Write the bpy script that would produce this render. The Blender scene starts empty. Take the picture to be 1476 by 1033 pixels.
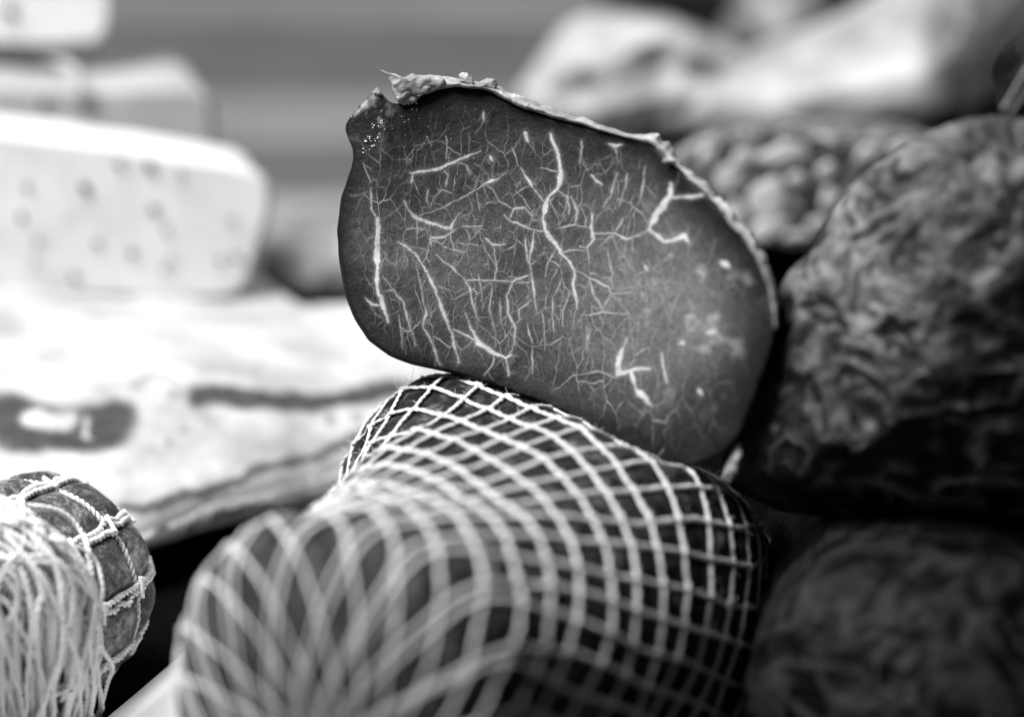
import bpy, math, random
import numpy as np

sc = bpy.context.scene
C = sc.collection
rng = np.random.default_rng(7)
random.seed(7)

# ------------------------------------------------------------------ camera
PITCH = math.radians(18.0)
CAM_H = 0.35
FPX = 1476 * 85.0 / 36.0
FOCUS = 0.757
cd = bpy.data.cameras.new("camera")
cam = bpy.data.objects.new("camera", cd)
C.objects.link(cam)
cam.location = (0, 0, CAM_H)
cam.rotation_euler = (math.radians(90) - PITCH, 0, 0)
cd.lens = 85.0
cd.sensor_width = 36.0
cd.sensor_fit = 'HORIZONTAL'
cd.clip_start = 0.01
cd.clip_end = 50
cd.dof.use_dof = True
cd.dof.focus_distance = FOCUS
cd.dof.aperture_fstop = 3.5
cd.dof.aperture_blades = 0
sc.camera = cam

# ------------------------------------------------------------------ light
w = bpy.data.worlds.new("World")
sc.world = w
w.use_nodes = True
w.node_tree.nodes["Background"].inputs[0].default_value = (0.5, 0.5, 0.5, 1)
w.node_tree.nodes["Background"].inputs[1].default_value = 0.12


def area(name, loc, target, size, power, size_y=None):
    l = bpy.data.lights.new(name, 'AREA')
    l.energy = power
    l.size = size
    if size_y:
        l.shape = 'RECTANGLE'
        l.size_y = size_y
    o = bpy.data.objects.new(name, l)
    C.objects.link(o)
    from mathutils import Vector
    o.location = loc
    o.rotation_euler = (Vector(target) - Vector(loc)).to_track_quat('-Z', 'Y').to_euler()
    return o


area("stall_lamp", (-0.62, 0.52, 1.22), (0.0, 0.85, 0.08), 0.7, 45)
area("awning_light", (0.15, 2.1, 1.5), (0.15, 1.2, 0.0), 1.4, 16)

sc.view_settings.view_transform = 'Standard'
sc.view_settings.look = 'None'
sc.view_settings.exposure = 0.0
sc.view_settings.gamma = 1.0
sc.view_settings.use_curve_mapping = False
sc.render.engine = 'CYCLES'
sc.cycles.use_denoising = True
sc.cycles.max_bounces = 6

# ------------------------------------------------------------------ pixel helpers
CAMP = np.array([0, 0, CAM_H])
FWD = np.array([0, math.cos(PITCH), -math.sin(PITCH)])
UP = np.array([0, math.sin(PITCH), math.cos(PITCH)])
RIGHT = np.array([1.0, 0, 0])


def ray(px, py):
    px = np.asarray(px, float)
    py = np.asarray(py, float)
    return (FWD + ((px - 738) / FPX)[..., None] * RIGHT - ((py - 516.5) / FPX)[..., None] * UP)


def P(px, py, d):
    """point at distance d along the view axis"""
    return CAMP + ray(px, py) * np.asarray(d, float)[..., None]


def PV(px, py, Y, yaw=0.0, x0=0.0):
    """point on the upright plane y = Y + yaw*(x-x0)"""
    r = ray(px, py)
    t = (Y - yaw * x0) / (r[..., 1] - yaw * r[..., 0])
    return CAMP + r * t[..., None]


def PZ(px, py, z):
    r = ray(px, py)
    t = (z - CAM_H) / r[..., 2]
    return CAMP + r * t[..., None]


def proj(v):
    q = v - CAMP
    d = q @ FWD
    return 738 + FPX * (q @ RIGHT) / d, 516.5 - FPX * (q @ UP) / d


# ------------------------------------------------------------------ noise
def _hash(ix, iy, iz, seed):
    n = (ix * 374761393 + iy * 668265263 + iz * 2147483647 + seed * 144269504) & 0xFFFFFFFF
    n = ((n ^ (n >> 13)) * 1274126177) & 0xFFFFFFFF
    n = ((n ^ (n >> 16)) * 2246822519) & 0xFFFFFFFF
    return ((n ^ (n >> 15)) & 0xFFFFFF) / float(0xFFFFFF) * 2 - 1


def vnoise(p, seed=0):
    p = np.asarray(p, float)
    i = np.floor(p).astype(np.int64)
    f = p - i
    f = f * f * f * (f * (f * 6 - 15) + 10)
    out = 0
    for dx in (0, 1):
        for dy in (0, 1):
            for dz in (0, 1):
                wgt = (f[..., 0] if dx else 1 - f[..., 0]) * (f[..., 1] if dy else 1 - f[..., 1]) * (f[..., 2] if dz else 1 - f[..., 2])
                out = out + wgt * _hash(i[..., 0] + dx, i[..., 1] + dy, i[..., 2] + dz, seed)
    return out


def fbm(p, octaves=4, seed=0, gain=0.5):
    p = np.asarray(p, float)
    a, s, t = 1.0, 0.0, 0.0
    for k in range(octaves):
        s = s + a * vnoise(p * 2.03 ** k + 17.3 * k, seed + k)
        t += a
        a *= gain
    return s / t


def smooth01(x, a, b):
    t = np.clip((x - a) / (b - a), 0, 1)
    return t * t * (3 - 2 * t)


# ------------------------------------------------------------------ object helpers
def thing(name, label, cat, base, group=None, kind=None):
    o = bpy.data.objects.new(name, None)
    C.objects.link(o)
    o.location = tuple(base)
    o.empty_display_size = 0.02
    if label:
        o["label"] = label
    if cat:
        o["category"] = cat
    if group:
        o["group"] = group
    if kind:
        o["kind"] = kind
    return o


def worldbase(o):
    b = np.zeros(3)
    while o is not None:
        b += np.array(o.location)
        o = o.parent
    return b


def mesh(name, verts, faces, mat, parent=None, attrs=None, smooth=True, kind=None, label=None, origin=None):
    """verts are world coordinates; stored relative to the parent's base"""
    verts = np.asarray(verts, float)
    base = worldbase(parent) if parent is not None else np.zeros(3)
    loc = np.zeros(3)
    if origin is not None:
        loc = np.asarray(origin, float) - base
    me = bpy.data.meshes.new(name)
    me.from_pydata((verts - base - loc).tolist(), [], faces if isinstance(faces, list) else faces.tolist())
    if smooth:
        me.polygons.foreach_set("use_smooth", np.ones(len(me.polygons), bool))
    if attrs:
        for k, v in attrs.items():
            a = me.attributes.new(k, 'FLOAT', 'POINT')
            a.data.foreach_set("value", np.asarray(v, np.float32))
    me.materials.append(mat)
    me.update()
    o = bpy.data.objects.new(name, me)
    C.objects.link(o)
    o.location = tuple(loc)
    if parent is not None:
        o.parent = parent
    if kind:
        o["kind"] = kind
    if label:
        o["label"] = label
    return o


def ring_faces(M, N, start=0, cap0=False, cap1=False, closed=True):
    idx = np.arange(M * N).reshape(M, N) + start
    if closed:
        a = idx[:-1]
        b = np.roll(idx, -1, 1)[:-1]
        c = np.roll(idx, -1, 1)[1:]
        d = idx[1:]
    else:
        a, b, c, d = idx[:-1, :-1], idx[:-1, 1:], idx[1:, 1:], idx[1:, :-1]
    f = np.stack([a, b, c, d], -1).reshape(-1, 4).tolist()
    if cap0:
        f.append(idx[0][::-1].tolist())
    if cap1:
        f.append(idx[-1].tolist())
    return f


class MB:
    """collects pieces into one mesh"""
    def __init__(self):
        self.v, self.f, self.n = [], [], 0

    def add(self, v, f):
        v = np.asarray(v, float).reshape(-1, 3)
        self.v.append(v)
        self.f += [[i + self.n for i in q] for q in f]
        self.n += len(v)

    def build(self, name, mat, parent=None, **kw):
        return mesh(name, np.concatenate(self.v), self.f, mat, parent, **kw)


def tube_rings(pts, r, sides=6, flat=1.0, twist=0.0, nrm=None):
    pts = np.asarray(pts, float)
    n = len(pts)
    T = np.gradient(pts, axis=0)
    T /= np.linalg.norm(T, axis=1)[:, None] + 1e-12
    if nrm is None:
        ref = np.array([0, 0, 1.0]) if abs(T[0] @ np.array([0, 0, 1.0])) < 0.9 else np.array([1.0, 0, 0])
        U = np.zeros((n, 3))
        u = ref - T[0] * (ref @ T[0])
        for i in range(n):
            u = u - T[i] * (u @ T[i])
            u /= np.linalg.norm(u) + 1e-12
            U[i] = u
    else:
        U = nrm - T * np.sum(nrm * T, 1)[:, None]
        U /= np.linalg.norm(U, axis=1)[:, None] + 1e-12
    V = np.cross(T, U)
    r = np.broadcast_to(np.asarray(r, float), (n,))
    ang = np.linspace(0, 2 * math.pi, sides, endpoint=False)
    A = ang[None, :] + (twist * np.arange(n))[:, None] if twist else np.broadcast_to(ang, (n, sides))
    ring = pts[:, None, :] + r[:, None, None] * (np.cos(A)[..., None] * U[:, None, :] * flat + np.sin(A)[..., None] * V[:, None, :])
    return ring


def tube(mb, pts, r, sides=6, flat=1.0, nrm=None):
    ring = tube_rings(pts, r, sides, flat, 0, nrm)
    mb.add(ring, ring_faces(len(ring), sides, cap0=True, cap1=True))


def spline(pts, n):
    """Catmull-Rom through pts, n samples (any dimension)"""
    pts = np.asarray(pts, float)
    q = np.vstack([2 * pts[0] - pts[1], pts, 2 * pts[-1] - pts[-2]])
    seg = len(pts) - 1
    t = np.linspace(0, seg - 1e-9, n)
    i = np.floor(t).astype(int)
    f = (t - i)[:, None]
    p0, p1, p2, p3 = q[i], q[i + 1], q[i + 2], q[i + 3]
    return 0.5 * ((2 * p1) + (-p0 + p2) * f + (2 * p0 - 5 * p1 + 4 * p2 - p3) * f ** 2 + (-p0 + 3 * p1 - 3 * p2 + p3) * f ** 3)


def resample(pts, n, closed=True, sigma=0.0):
    pts = np.asarray(pts, float)
    if closed:
        pts = np.vstack([pts, pts[:1]])
    L = np.concatenate([[0], np.cumsum(np.linalg.norm(np.diff(pts, axis=0), axis=1))])
    t = np.linspace(0, L[-1], n, endpoint=not closed)
    out = np.stack([np.interp(t, L, pts[:, k]) for k in range(pts.shape[1])], 1)
    if sigma > 0:
        k = int(3 * sigma) + 1
        g = np.exp(-0.5 * (np.arange(-k, k + 1) / sigma) ** 2)
        g /= g.sum()
        for c in range(out.shape[1]):
            col = out[:, c]
            pad = np.concatenate([col[-k:], col, col[:k]]) if closed else np.concatenate([np.full(k, col[0]), col, np.full(k, col[-1])])
            out[:, c] = np.convolve(pad, g, 'valid')
    return out


def polydist(x, y, lines):
    """soft vein field: lines = [(pts, width_px)], returns max of (1 - dist/width) profile"""
    out = np.zeros_like(x)
    vw = 0.85 + 0.9 * fbm(np.stack([x * .07, y * .07, x * 0 + 2], -1), 3, 77)
    for pts, wd in lines:
        pts = np.asarray(pts, float)
        lo, hi = pts.min(0) - 3 * wd - 4, pts.max(0) + 3 * wd + 4
        sel = np.where((x > lo[0]) & (x < hi[0]) & (y > lo[1]) & (y < hi[1]))[0]
        if len(sel) == 0:
            continue
        xx, yy = x[sel], y[sel]
        L = np.concatenate([[0], np.cumsum(np.linalg.norm(np.diff(pts, axis=0), axis=1))])
        best = np.zeros(len(sel))
        for k in range(len(pts) - 1):
            a, b = pts[k], pts[k + 1]
            ab = b - a
            t = np.clip(((xx - a[0]) * ab[0] + (yy - a[1]) * ab[1]) / (ab @ ab + 1e-9), 0, 1)
            dd = np.hypot(xx - a[0] - t * ab[0], yy - a[1] - t * ab[1])
            u = (L[k] + t * (L[k + 1] - L[k])) / L[-1]
            ww = wd * 0.5 * (0.40 + 0.55 * np.sin(math.pi * np.clip(u, 0.01, 0.99)) ** 0.8) * vw[sel]
            best = np.maximum(best, np.clip(0.5 + (ww * (0.68 + 0.035 * wd) - dd) / 2.0, 0, 1) * min(1.0, 0.42 + 0.085 * wd))
            if wd >= 3.5:      # fat fades softly into the muscle
                best = np.maximum(best, 0.022 * wd * np.clip(1 - (dd - ww) / 7.0, 0, 1) ** 2)
        out[sel] = np.maximum(out[sel], best)
    return out


# ------------------------------------------------------------------ materials
class Mat:
    def __init__(self, name):
        self.m = bpy.data.materials.new(name)
        self.m.use_nodes = True
        self.t = self.m.node_tree
        self.n = self.t.nodes
        self.b = self.n["Principled BSDF"]
        self.tc = self.n.new("ShaderNodeTexCoord")

    def link(self, a, b):
        self.t.links.new(a, b)

    def map(self, scale=(1, 1, 1), rot=(0, 0, 0), src='Object'):
        mp = self.n.new("ShaderNodeMapping")
        mp.inputs['Scale'].default_value = scale
        mp.inputs['Rotation'].default_value = rot
        self.link(self.tc.outputs[src], mp.inputs['Vector'])
        return mp.outputs[0]

    def noise(self, scale, detail=4, rough=0.55, vec=None, dist=0.0):
        t = self.n.new("ShaderNodeTexNoise")
        t.inputs['Scale'].default_value = scale
        t.inputs['Detail'].default_value = detail
        t.inputs['Roughness'].default_value = rough
        t.inputs['Distortion'].default_value = dist
        self.link(vec if vec is not None else self.tc.outputs['Object'], t.inputs['Vector'])
        return t.outputs['Fac']

    def voro(self, scale, feature='F1', vec=None, rand=1.0):
        t = self.n.new("ShaderNodeTexVoronoi")
        t.feature = feature
        t.inputs['Scale'].default_value = scale
        t.inputs['Randomness'].default_value = rand
        self.link(vec if vec is not None else self.tc.outputs['Object'], t.inputs['Vector'])
        return t.outputs['Distance']

    def ramp(self, fac, stops):
        r = self.n.new("ShaderNodeValToRGB")
        e = r.color_ramp.elements
        while len(e) < len(stops):
            e.new(0.5)
        for k, (p, v) in enumerate(stops):
            e[k].position = p
            e[k].color = (v, v, v, 1)
        self.link(fac, r.inputs[0])
        return r.outputs[0]

    def math(self, op, a, b=None, clamp=False):
        m = self.n.new("ShaderNodeMath")
        m.operation = op
        m.use_clamp = clamp
        for k, s in enumerate((a, b)):
            if s is None:
                continue
            if isinstance(s, (int, float)):
                m.inputs[k].default_value = s
            else:
                self.link(s, m.inputs[k])
        return m.outputs[0]

    def mix(self, fac, a, b):
        m = self.n.new("ShaderNodeMix")
        m.data_type = 'FLOAT'
        for sock, s in ((m.inputs[0], fac), (m.inputs[2], a), (m.inputs[3], b)):
            if isinstance(s, (int, float)):
                sock.default_value = s
            else:
                self.link(s, sock)
        return m.outputs[0]

    def attr(self, name):
        a = self.n.new("ShaderNodeAttribute")
        a.attribute_name = name
        return a.outputs['Fac']

    def warp(self, vec, scale, amount):
        t = self.n.new("ShaderNodeTexNoise")
        t.inputs['Scale'].default_value = scale
        t.inputs['Detail'].default_value = 2
        self.link(vec, t.inputs['Vector'])
        s = self.n.new("ShaderNodeVectorMath")
        s.operation = 'MULTIPLY_ADD'
        s.inputs[1].default_value = (amount,) * 3
        self.link(t.outputs['Color'], s.inputs[0])
        self.link(vec, s.inputs[2])
        return s.outputs[0]

    def rgb(self, val):
        c = self.n.new("ShaderNodeCombineColor")
        for k in range(3):
            if isinstance(val, (int, float)):
                c.inputs[k].default_value = val
            else:
                self.link(val, c.inputs[k])
        return c.outputs[0]

    def done(self, base, rough=0.5, bump=None, bump_d=0.001, bump_s=0.5, spec=0.5, sss=0.0, sss_r=0.004, coat=0.0):
        self.link(self.rgb(base), self.b.inputs['Base Color'])
        if isinstance(rough, (int, float)):
            self.b.inputs['Roughness'].default_value = rough
        else:
            self.link(rough, self.b.inputs['Roughness'])
        self.b.inputs['Specular IOR Level'].default_value = spec
        if sss:
            self.b.inputs['Subsurface Weight'].default_value = sss
            self.b.inputs['Subsurface Radius'].default_value = (1, 1, 1)
            self.b.inputs['Subsurface Scale'].default_value = sss_r
        if coat:
            self.b.inputs['Coat Weight'].default_value = coat
            self.b.inputs['Coat Roughness'].default_value = 0.3
        if bump is not None:
            bp = self.n.new("ShaderNodeBump")
            bp.inputs['Strength'].default_value = bump_s
            bp.inputs['Distance'].default_value = bump_d
            self.link(bump, bp.inputs['Height'])
            self.link(bp.outputs[0], self.b.inputs['Normal'])
        return self.m


def mat_simple(name, lo, hi, scale, rough=0.6, bump_scale=None, bump_d=0.0008, sss=0.0, spec=0.4, lo_p=0.35, hi_p=0.65):
    m = Mat(name)
    n = m.noise(scale, 5, 0.6)
    col = m.ramp(n, [(lo_p, lo), (hi_p, hi)])
    bn = m.noise(bump_scale or scale * 5, 5, 0.65)
    return m.done(col, rough, bn, bump_d, 0.6, spec, sss)


# cut meat face: fat veins from the "fat" field plus a fine procedural web
m = Mat("cut_meat")


def uvvec(m, sx, sy, rot, warp_s, warp_a):
    c = m.n.new("ShaderNodeCombineXYZ")
    m.link(m.attr("fu"), c.inputs[0])
    m.link(m.attr("fv"), c.inputs[1])
    wv = m.warp(c.outputs[0], warp_s, warp_a)
    mp = m.n.new("ShaderNodeMapping")
    mp.inputs['Scale'].default_value = (sx, sy, 1)
    mp.inputs['Rotation'].default_value = (0, 0, rot)
    m.link(wv, mp.inputs['Vector'])
    return mp.outputs[0]


def web2d(m, vec, lo, hi):
    t = m.n.new("ShaderNodeTexVoronoi")
    t.voronoi_dimensions = '2D'
    t.feature = 'DISTANCE_TO_EDGE'
    t.inputs['Scale'].default_value = 1.0
    m.link(vec, t.inputs['Vector'])
    return m.ramp(t.outputs['Distance'], [(0.0, 1.0), (lo, 0.75), (hi, 0.0)])


# fu, fv are millimetres across the face
w1 = web2d(m, uvvec(m, 0.17, 0.075, 0.16, 0.16, 4.0), 0.008, 0.034)
w2 = web2d(m, uvvec(m, 0.34, 0.13, -0.12, 0.3, 2.6), 0.016, 0.05)
c_ = m.n.new("ShaderNodeCombineXYZ")
m.link(m.attr("fu"), c_.inputs[0])
m.link(m.attr("fv"), c_.inputs[1])
k1 = m.ramp(m.noise(0.10, 3, 0.6, c_.outputs[0]), [(0.40, 0.12), (0.6, 1.0)])
k2 = m.ramp(m.noise(0.13, 3, 0.6, c_.outputs[0]), [(0.46, 0.0), (0.66, 0.7)])
fine = m.math('MAXIMUM', m.math('MULTIPLY', w1, k1), m.math('MULTIPLY', w2, k2))
fine = m.math('MULTIPLY', fine, m.attr("web"))
fat = m.math('MAXIMUM', m.attr("fat"), m.math('MULTIPLY', fine, 0.50))
gr = m.ramp(m.noise(2300, 3, 0.85), [(0.34, 0.0), (0.66, 1.0)])
gr2 = m.noise(420, 4, 0.7)
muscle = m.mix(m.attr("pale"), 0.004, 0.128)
muscle = m.math('MULTIPLY', muscle, m.mix(gr, 0.25, 1.75))
muscle = m.math('MULTIPLY', muscle, m.mix(gr2, 0.3, 1.7))
muscle = m.math('MULTIPLY', muscle, m.mix(m.noise(55, 4, 0.6), 0.45, 1.55))
col = m.mix(fat, muscle, m.mix(gr, 0.42, 0.60))
bh = m.math('ADD', m.math('MULTIPLY', gr2, 0.6), m.math('MULTIPLY', fat, 0.4))
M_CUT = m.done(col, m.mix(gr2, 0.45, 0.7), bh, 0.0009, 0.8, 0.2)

M_DARKSKIN = mat_simple("dry_meat_crust", 0.025, 0.10, 60, 0.65, 220, 0.0012)

m = Mat("dry_rind")
n1 = m.noise(140, 6, 0.7)
n2 = m.noise(45, 3, 0.6)
col = m.math('MULTIPLY', m.ramp(n1, [(0.28, 0.09), (0.5, 0.22), (0.72, 0.52)]), m.mix(n2, 0.6, 1.3))
M_RIND = m.done(col, 0.55, n1, 0.0012, 0.8, 0.45, 0.15, 0.002)

m = Mat("salt")
M_SALT = m.done(m.mix(m.noise(300), 0.6, 0.85), 0.5)

# roast meat under the net
m = Mat("netted_meat")
n1 = m.noise(85, 6, 0.7, None, 1.5)
n2 = m.noise(260, 5, 0.7)
col = m.math('MULTIPLY', m.ramp(n1, [(0.41, 0.004), (0.54, 0.022), (0.71, 0.16)]), m.mix(n2, 0.4, 1.6))
M_ROAST = m.done(col, 0.55, n2, 0.0014, 0.7, 0.14)

m = Mat("net_cord")
n2 = m.noise(1500, 4, 0.7)
M_NET = m.done(m.math('MULTIPLY', m.ramp(n2, [(0.3, 0.50), (0.7, 0.82)]), m.mix(m.noise(60, 3), 0.75, 1.15)), 0.8, n2, 0.0003, 0.7, 0.2, 0.2, 0.001)

m = Mat("string_cord")
n2 = m.noise(1100, 4, 0.7)
M_STRING = m.done(m.ramp(n2, [(0.3, 0.6), (0.7, 0.9)]), 0.85, n2, 0.0004, 0.8, 0.2, 0.2, 0.001)

# mottled dark cured meat
def mottled(name, dark, mid, light, scale, big, spec=0.35, ridge=False):
    m = Mat(name)
    v = m.warp(m.tc.outputs['Object'], 40, 0.02)
    n1 = m.noise(scale, 5, 0.6, v, 0.6)
    n0 = m.noise(big, 2, 0.5)
    vv = m.voro(scale * 0.8, 'SMOOTH_F1', v)
    k = m.math('ADD', m.math('MULTIPLY', n1, 0.75), m.math('MULTIPLY', m.math('SUBTRACT', 0.75, vv), 0.3))
    col = m.ramp(k, [(0.36, dark), (0.50, mid), (0.62, light)])
    if ridge:
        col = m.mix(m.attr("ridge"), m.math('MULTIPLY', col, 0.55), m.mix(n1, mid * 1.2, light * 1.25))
    col = m.math('MULTIPLY', col, m.mix(n0, 0.45, 1.55))
    return m.done(col, m.mix(n1, 0.4, 0.65), n1, 0.002, 0.7, spec)


M_MOT = mottled("mottled_cured_meat", 0.003, 0.013, 0.20, 110, 20, 0.4, True)
M_MOT2 = mottled("mottled_dark_sausage", 0.0015, 0.004, 0.022, 80, 18, 0.08, True)
M_MOT3 = mottled("brown_cured_meat", 0.10, 0.26, 0.5, 38, 15)

# salami casing with mould
m = Mat("moulded_casing")
n1 = m.noise(55, 4, 0.6)
n2 = m.noise(430, 6, 0.75)
k = m.math('ADD', m.math('MULTIPLY', n1, 0.55), m.math('MULTIPLY', n2, 0.5))
M_SALAMI = m.done(m.ramp(k, [(0.40, 0.015), (0.51, 0.11), (0.64, 0.55)]), 0.6, n2, 0.003, 1.0, 0.3)

# pancetta: white fat with meat streaks from the "meat" field
m = Mat("pancetta_fat")
n1 = m.noise(35, 4, 0.6)
n2 = m.noise(170, 5, 0.65)
fatc = m.math('MULTIPLY', m.ramp(n1, [(0.3, 0.27), (0.62, 0.54)]), m.mix(n2, 0.85, 1.1))
meatc = m.ramp(n2, [(0.3, 0.010), (0.7, 0.055)])
mk = m.attr("meat")
mk = m.math('MULTIPLY', mk, m.ramp(m.noise(120, 4, 0.6), [(0.25, 0.88), (0.45, 1.0)]))
M_PANC = m.done(m.mix(mk, fatc, meatc), 0.5, n2, 0.0012, 0.5, 0.25, 0.08, 0.003)

m = Mat("white_cheese")
n1 = m.noise(40, 4, 0.6)
n2 = m.noise(400, 4, 0.7)
M_CHEESE = m.done(m.math('MULTIPLY', m.ramp(n1, [(0.3, 0.56), (0.7, 0.70)]), m.mix(n2, 0.92, 1.05)), 0.55, n2, 0.0006, 0.5, 0.4, 0.2, 0.004)
M_CHEESE2 = mat_simple("greyer_cheese", 0.30, 0.42, 30, 0.6, 200)
M_PEPPER = mat_simple("peppercorn_husk", 0.006, 0.02, 200, 0.8, 600)

m = Mat("ham_fat_and_rind")
n1 = m.noise(22, 4, 0.55)
n2 = m.noise(120, 5, 0.65)
light = m.ramp(n1, [(0.35, 0.22), (0.6, 0.48)])
dark = m.ramp(n2, [(0.3, 0.03), (0.7, 0.12)])
M_HAM = m.done(m.mix(m.attr("meat"), light, dark), 0.45, n2, 0.002, 0.5, 0.5)

M_CHUNKFAT = mat_simple("white_fat", 0.40, 0.62, 60, 0.45, 300)
m = Mat("coarse_sausage_meat")
n1 = m.noise(75, 4, 0.6, None, 2.5)
M_COARSE = m.done(m.ramp(n1, [(0.38, 0.015), (0.52, 0.08), (0.66, 0.40)]), 0.5, n1, 0.001, 0.4, 0.4)

m = Mat("white_tray")
M_TRAY = m.done(m.mix(m.noise(60, 3), 0.82, 0.88), 0.35, m.noise(300, 3), 0.0002, 0.3)

M_GAPSHADE = mat_simple("gap_shade_black", 0.002, 0.004, 300, 1.0, 1500, 0.0003, spec=0.0)  # near-black colour that stands in for shade in the gaps
M_STAND = mat_simple("black_board", 0.004, 0.008, 40, 0.9, 300, 0.0003, spec=0.05)

m = Mat("plank_wood")
inf = m.n.new("ShaderNodeObjectInfo")
v = m.map((0.7, 9, 9))
add = m.n.new("ShaderNodeVectorMath")
add.operation = 'ADD'
m.link(v, add.inputs[0])
sc3 = m.n.new("ShaderNodeVectorMath")
sc3.operation = 'SCALE'
m.link(inf.outputs['Location'], sc3.inputs[0])
sc3.inputs['Scale'].default_value = 13.7
m.link(sc3.outputs[0], add.inputs[1])
n1 = m.noise(9, 6, 0.65, add.outputs[0], 1.2)
tone = m.mix(m.attr("tone"), 0.0, 1.0)
M_WOOD = m.done(m.math('MULTIPLY', m.math('MULTIPLY', m.ramp(n1, [(0.3, 0.55), (0.7, 1.35)]), m.mix(m.noise(3.5, 2), 0.5, 1.5)), tone), 0.6, n1, 0.001, 0.5, 0.4)

# ------------------------------------------------------------------ table of planks (the setting)
table = thing("table", "weathered plank table top under the meats and cheeses", None, (0, 1.2, 0), kind="structure")


def box(mb, x0, x1, y0, y1, z0, z1):
    v = [(x0, y0, z0), (x1, y0, z0), (x1, y1, z0), (x0, y1, z0), (x0, y0, z1), (x1, y0, z1), (x1, y1, z1), (x0, y1, z1)]
    f = [[0, 3, 2, 1], [4, 5, 6, 7], [0, 1, 5, 4], [1, 2, 6, 5], [2, 3, 7, 6], [3, 0, 4, 7]]
    mb.add(v, f)


def plank(y0, y1, tone, dz):
    n = 24
    xs = np.linspace(-1.1, 1.1, n)
    b = 0.004
    prof = [(y0, -0.026), (y0, -b), (y0 + b, 0), (y1 - b, 0), (y1, -b), (y1, -0.026)]
    rings = np.zeros((n, len(prof), 3))
    for i, x in enumerate(xs):
        for j, (y, z) in enumerate(prof):
            wv = 0.0012 * math.sin(x * 5 + y0 * 40)
            rings[i, j] = (x, y + wv, z + dz)
    v = rings.reshape(-1, 3)
    mesh("plank", v, ring_faces(n, len(prof), cap0=True, cap1=True), M_WOOD, table, {"tone": np.full(len(v), tone)}, smooth=False,
         origin=(0, (y0 + y1) / 2, 0))


edges = [(0.30, 0.44, .16), (0.443, 0.585, .2), (0.588, 0.73, .17), (0.733, 0.88, .15), (0.883, 1.02, .18), (1.023, 1.165, .16),
         (1.168, 1.30, .16), (1.303, 1.40, .30), (1.404, 1.55, .11), (1.554, 1.685, .23), (1.689, 1.86, .12), (1.864, 2.02, .13),
         (2.024, 2.16, .26), (2.164, 2.34, .07), (2.344, 2.55, .06)]
for k, (a, b, t) in enumerate(edges):
    plank(a, b, t, -0.001 - 0.0012 * ((k * 7) % 3))

# black sheet added to stand in for deep shade between the front meats
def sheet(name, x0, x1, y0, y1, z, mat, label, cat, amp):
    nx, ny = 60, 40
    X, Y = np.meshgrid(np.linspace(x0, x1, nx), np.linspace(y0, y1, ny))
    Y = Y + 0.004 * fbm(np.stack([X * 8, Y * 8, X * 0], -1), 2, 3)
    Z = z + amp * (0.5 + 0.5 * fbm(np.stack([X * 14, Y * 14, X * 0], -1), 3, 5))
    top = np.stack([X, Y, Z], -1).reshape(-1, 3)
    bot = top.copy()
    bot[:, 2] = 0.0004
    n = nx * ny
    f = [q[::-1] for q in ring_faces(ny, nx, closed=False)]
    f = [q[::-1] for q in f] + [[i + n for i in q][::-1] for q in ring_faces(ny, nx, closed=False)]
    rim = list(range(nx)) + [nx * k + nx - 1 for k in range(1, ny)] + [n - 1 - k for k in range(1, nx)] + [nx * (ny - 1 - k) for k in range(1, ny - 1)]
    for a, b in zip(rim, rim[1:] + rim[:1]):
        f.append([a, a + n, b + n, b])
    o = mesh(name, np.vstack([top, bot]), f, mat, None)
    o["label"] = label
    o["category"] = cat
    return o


sheet("gap_shade_sheet", -0.62, 0.62, 0.36, 1.17, 0.003, M_GAPSHADE, "added black sheet standing in for the deep shade under the meats", "shade sheet", 0.0015)

# black raised board that carries the sliced sausage and the hams at the back
def rbox(name, x0, x1, y0, y1, z0, z1, r, mat, label, cat):
    q = []
    for cx, cy, a0 in ((x1 - r, y1 - r, 0), (x0 + r, y1 - r, 90), (x0 + r, y0 + r, 180), (x1 - r, y0 + r, 270)):
        for a in np.linspace(a0, a0 + 90, 6):
            q.append((cx + r * math.cos(math.radians(a)), cy + r * math.sin(math.radians(a))))
    q = np.array(q)
    cen = q.mean(0)
    rows = []
    for s, z in ((0.985, z0), (1, z0 + 0.003), (1, z1 - 0.003), (0.985, z1)):
        rows.append(np.column_stack([cen + (q - cen) * s, np.full(len(q), z)]))
    v = np.concatenate(rows)
    o = mesh(name, v, ring_faces(4, len(q), cap0=True, cap1=True), mat, None, smooth=False)
    o["label"] = label
    o["category"] = cat
    return o


rbox("display_stand", 0.06, 0.56, 1.0, 1.62, 0.004, 0.088, 0.01, M_STAND, "low black stand holding up the sausage with fat chunks", "stand")

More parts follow.
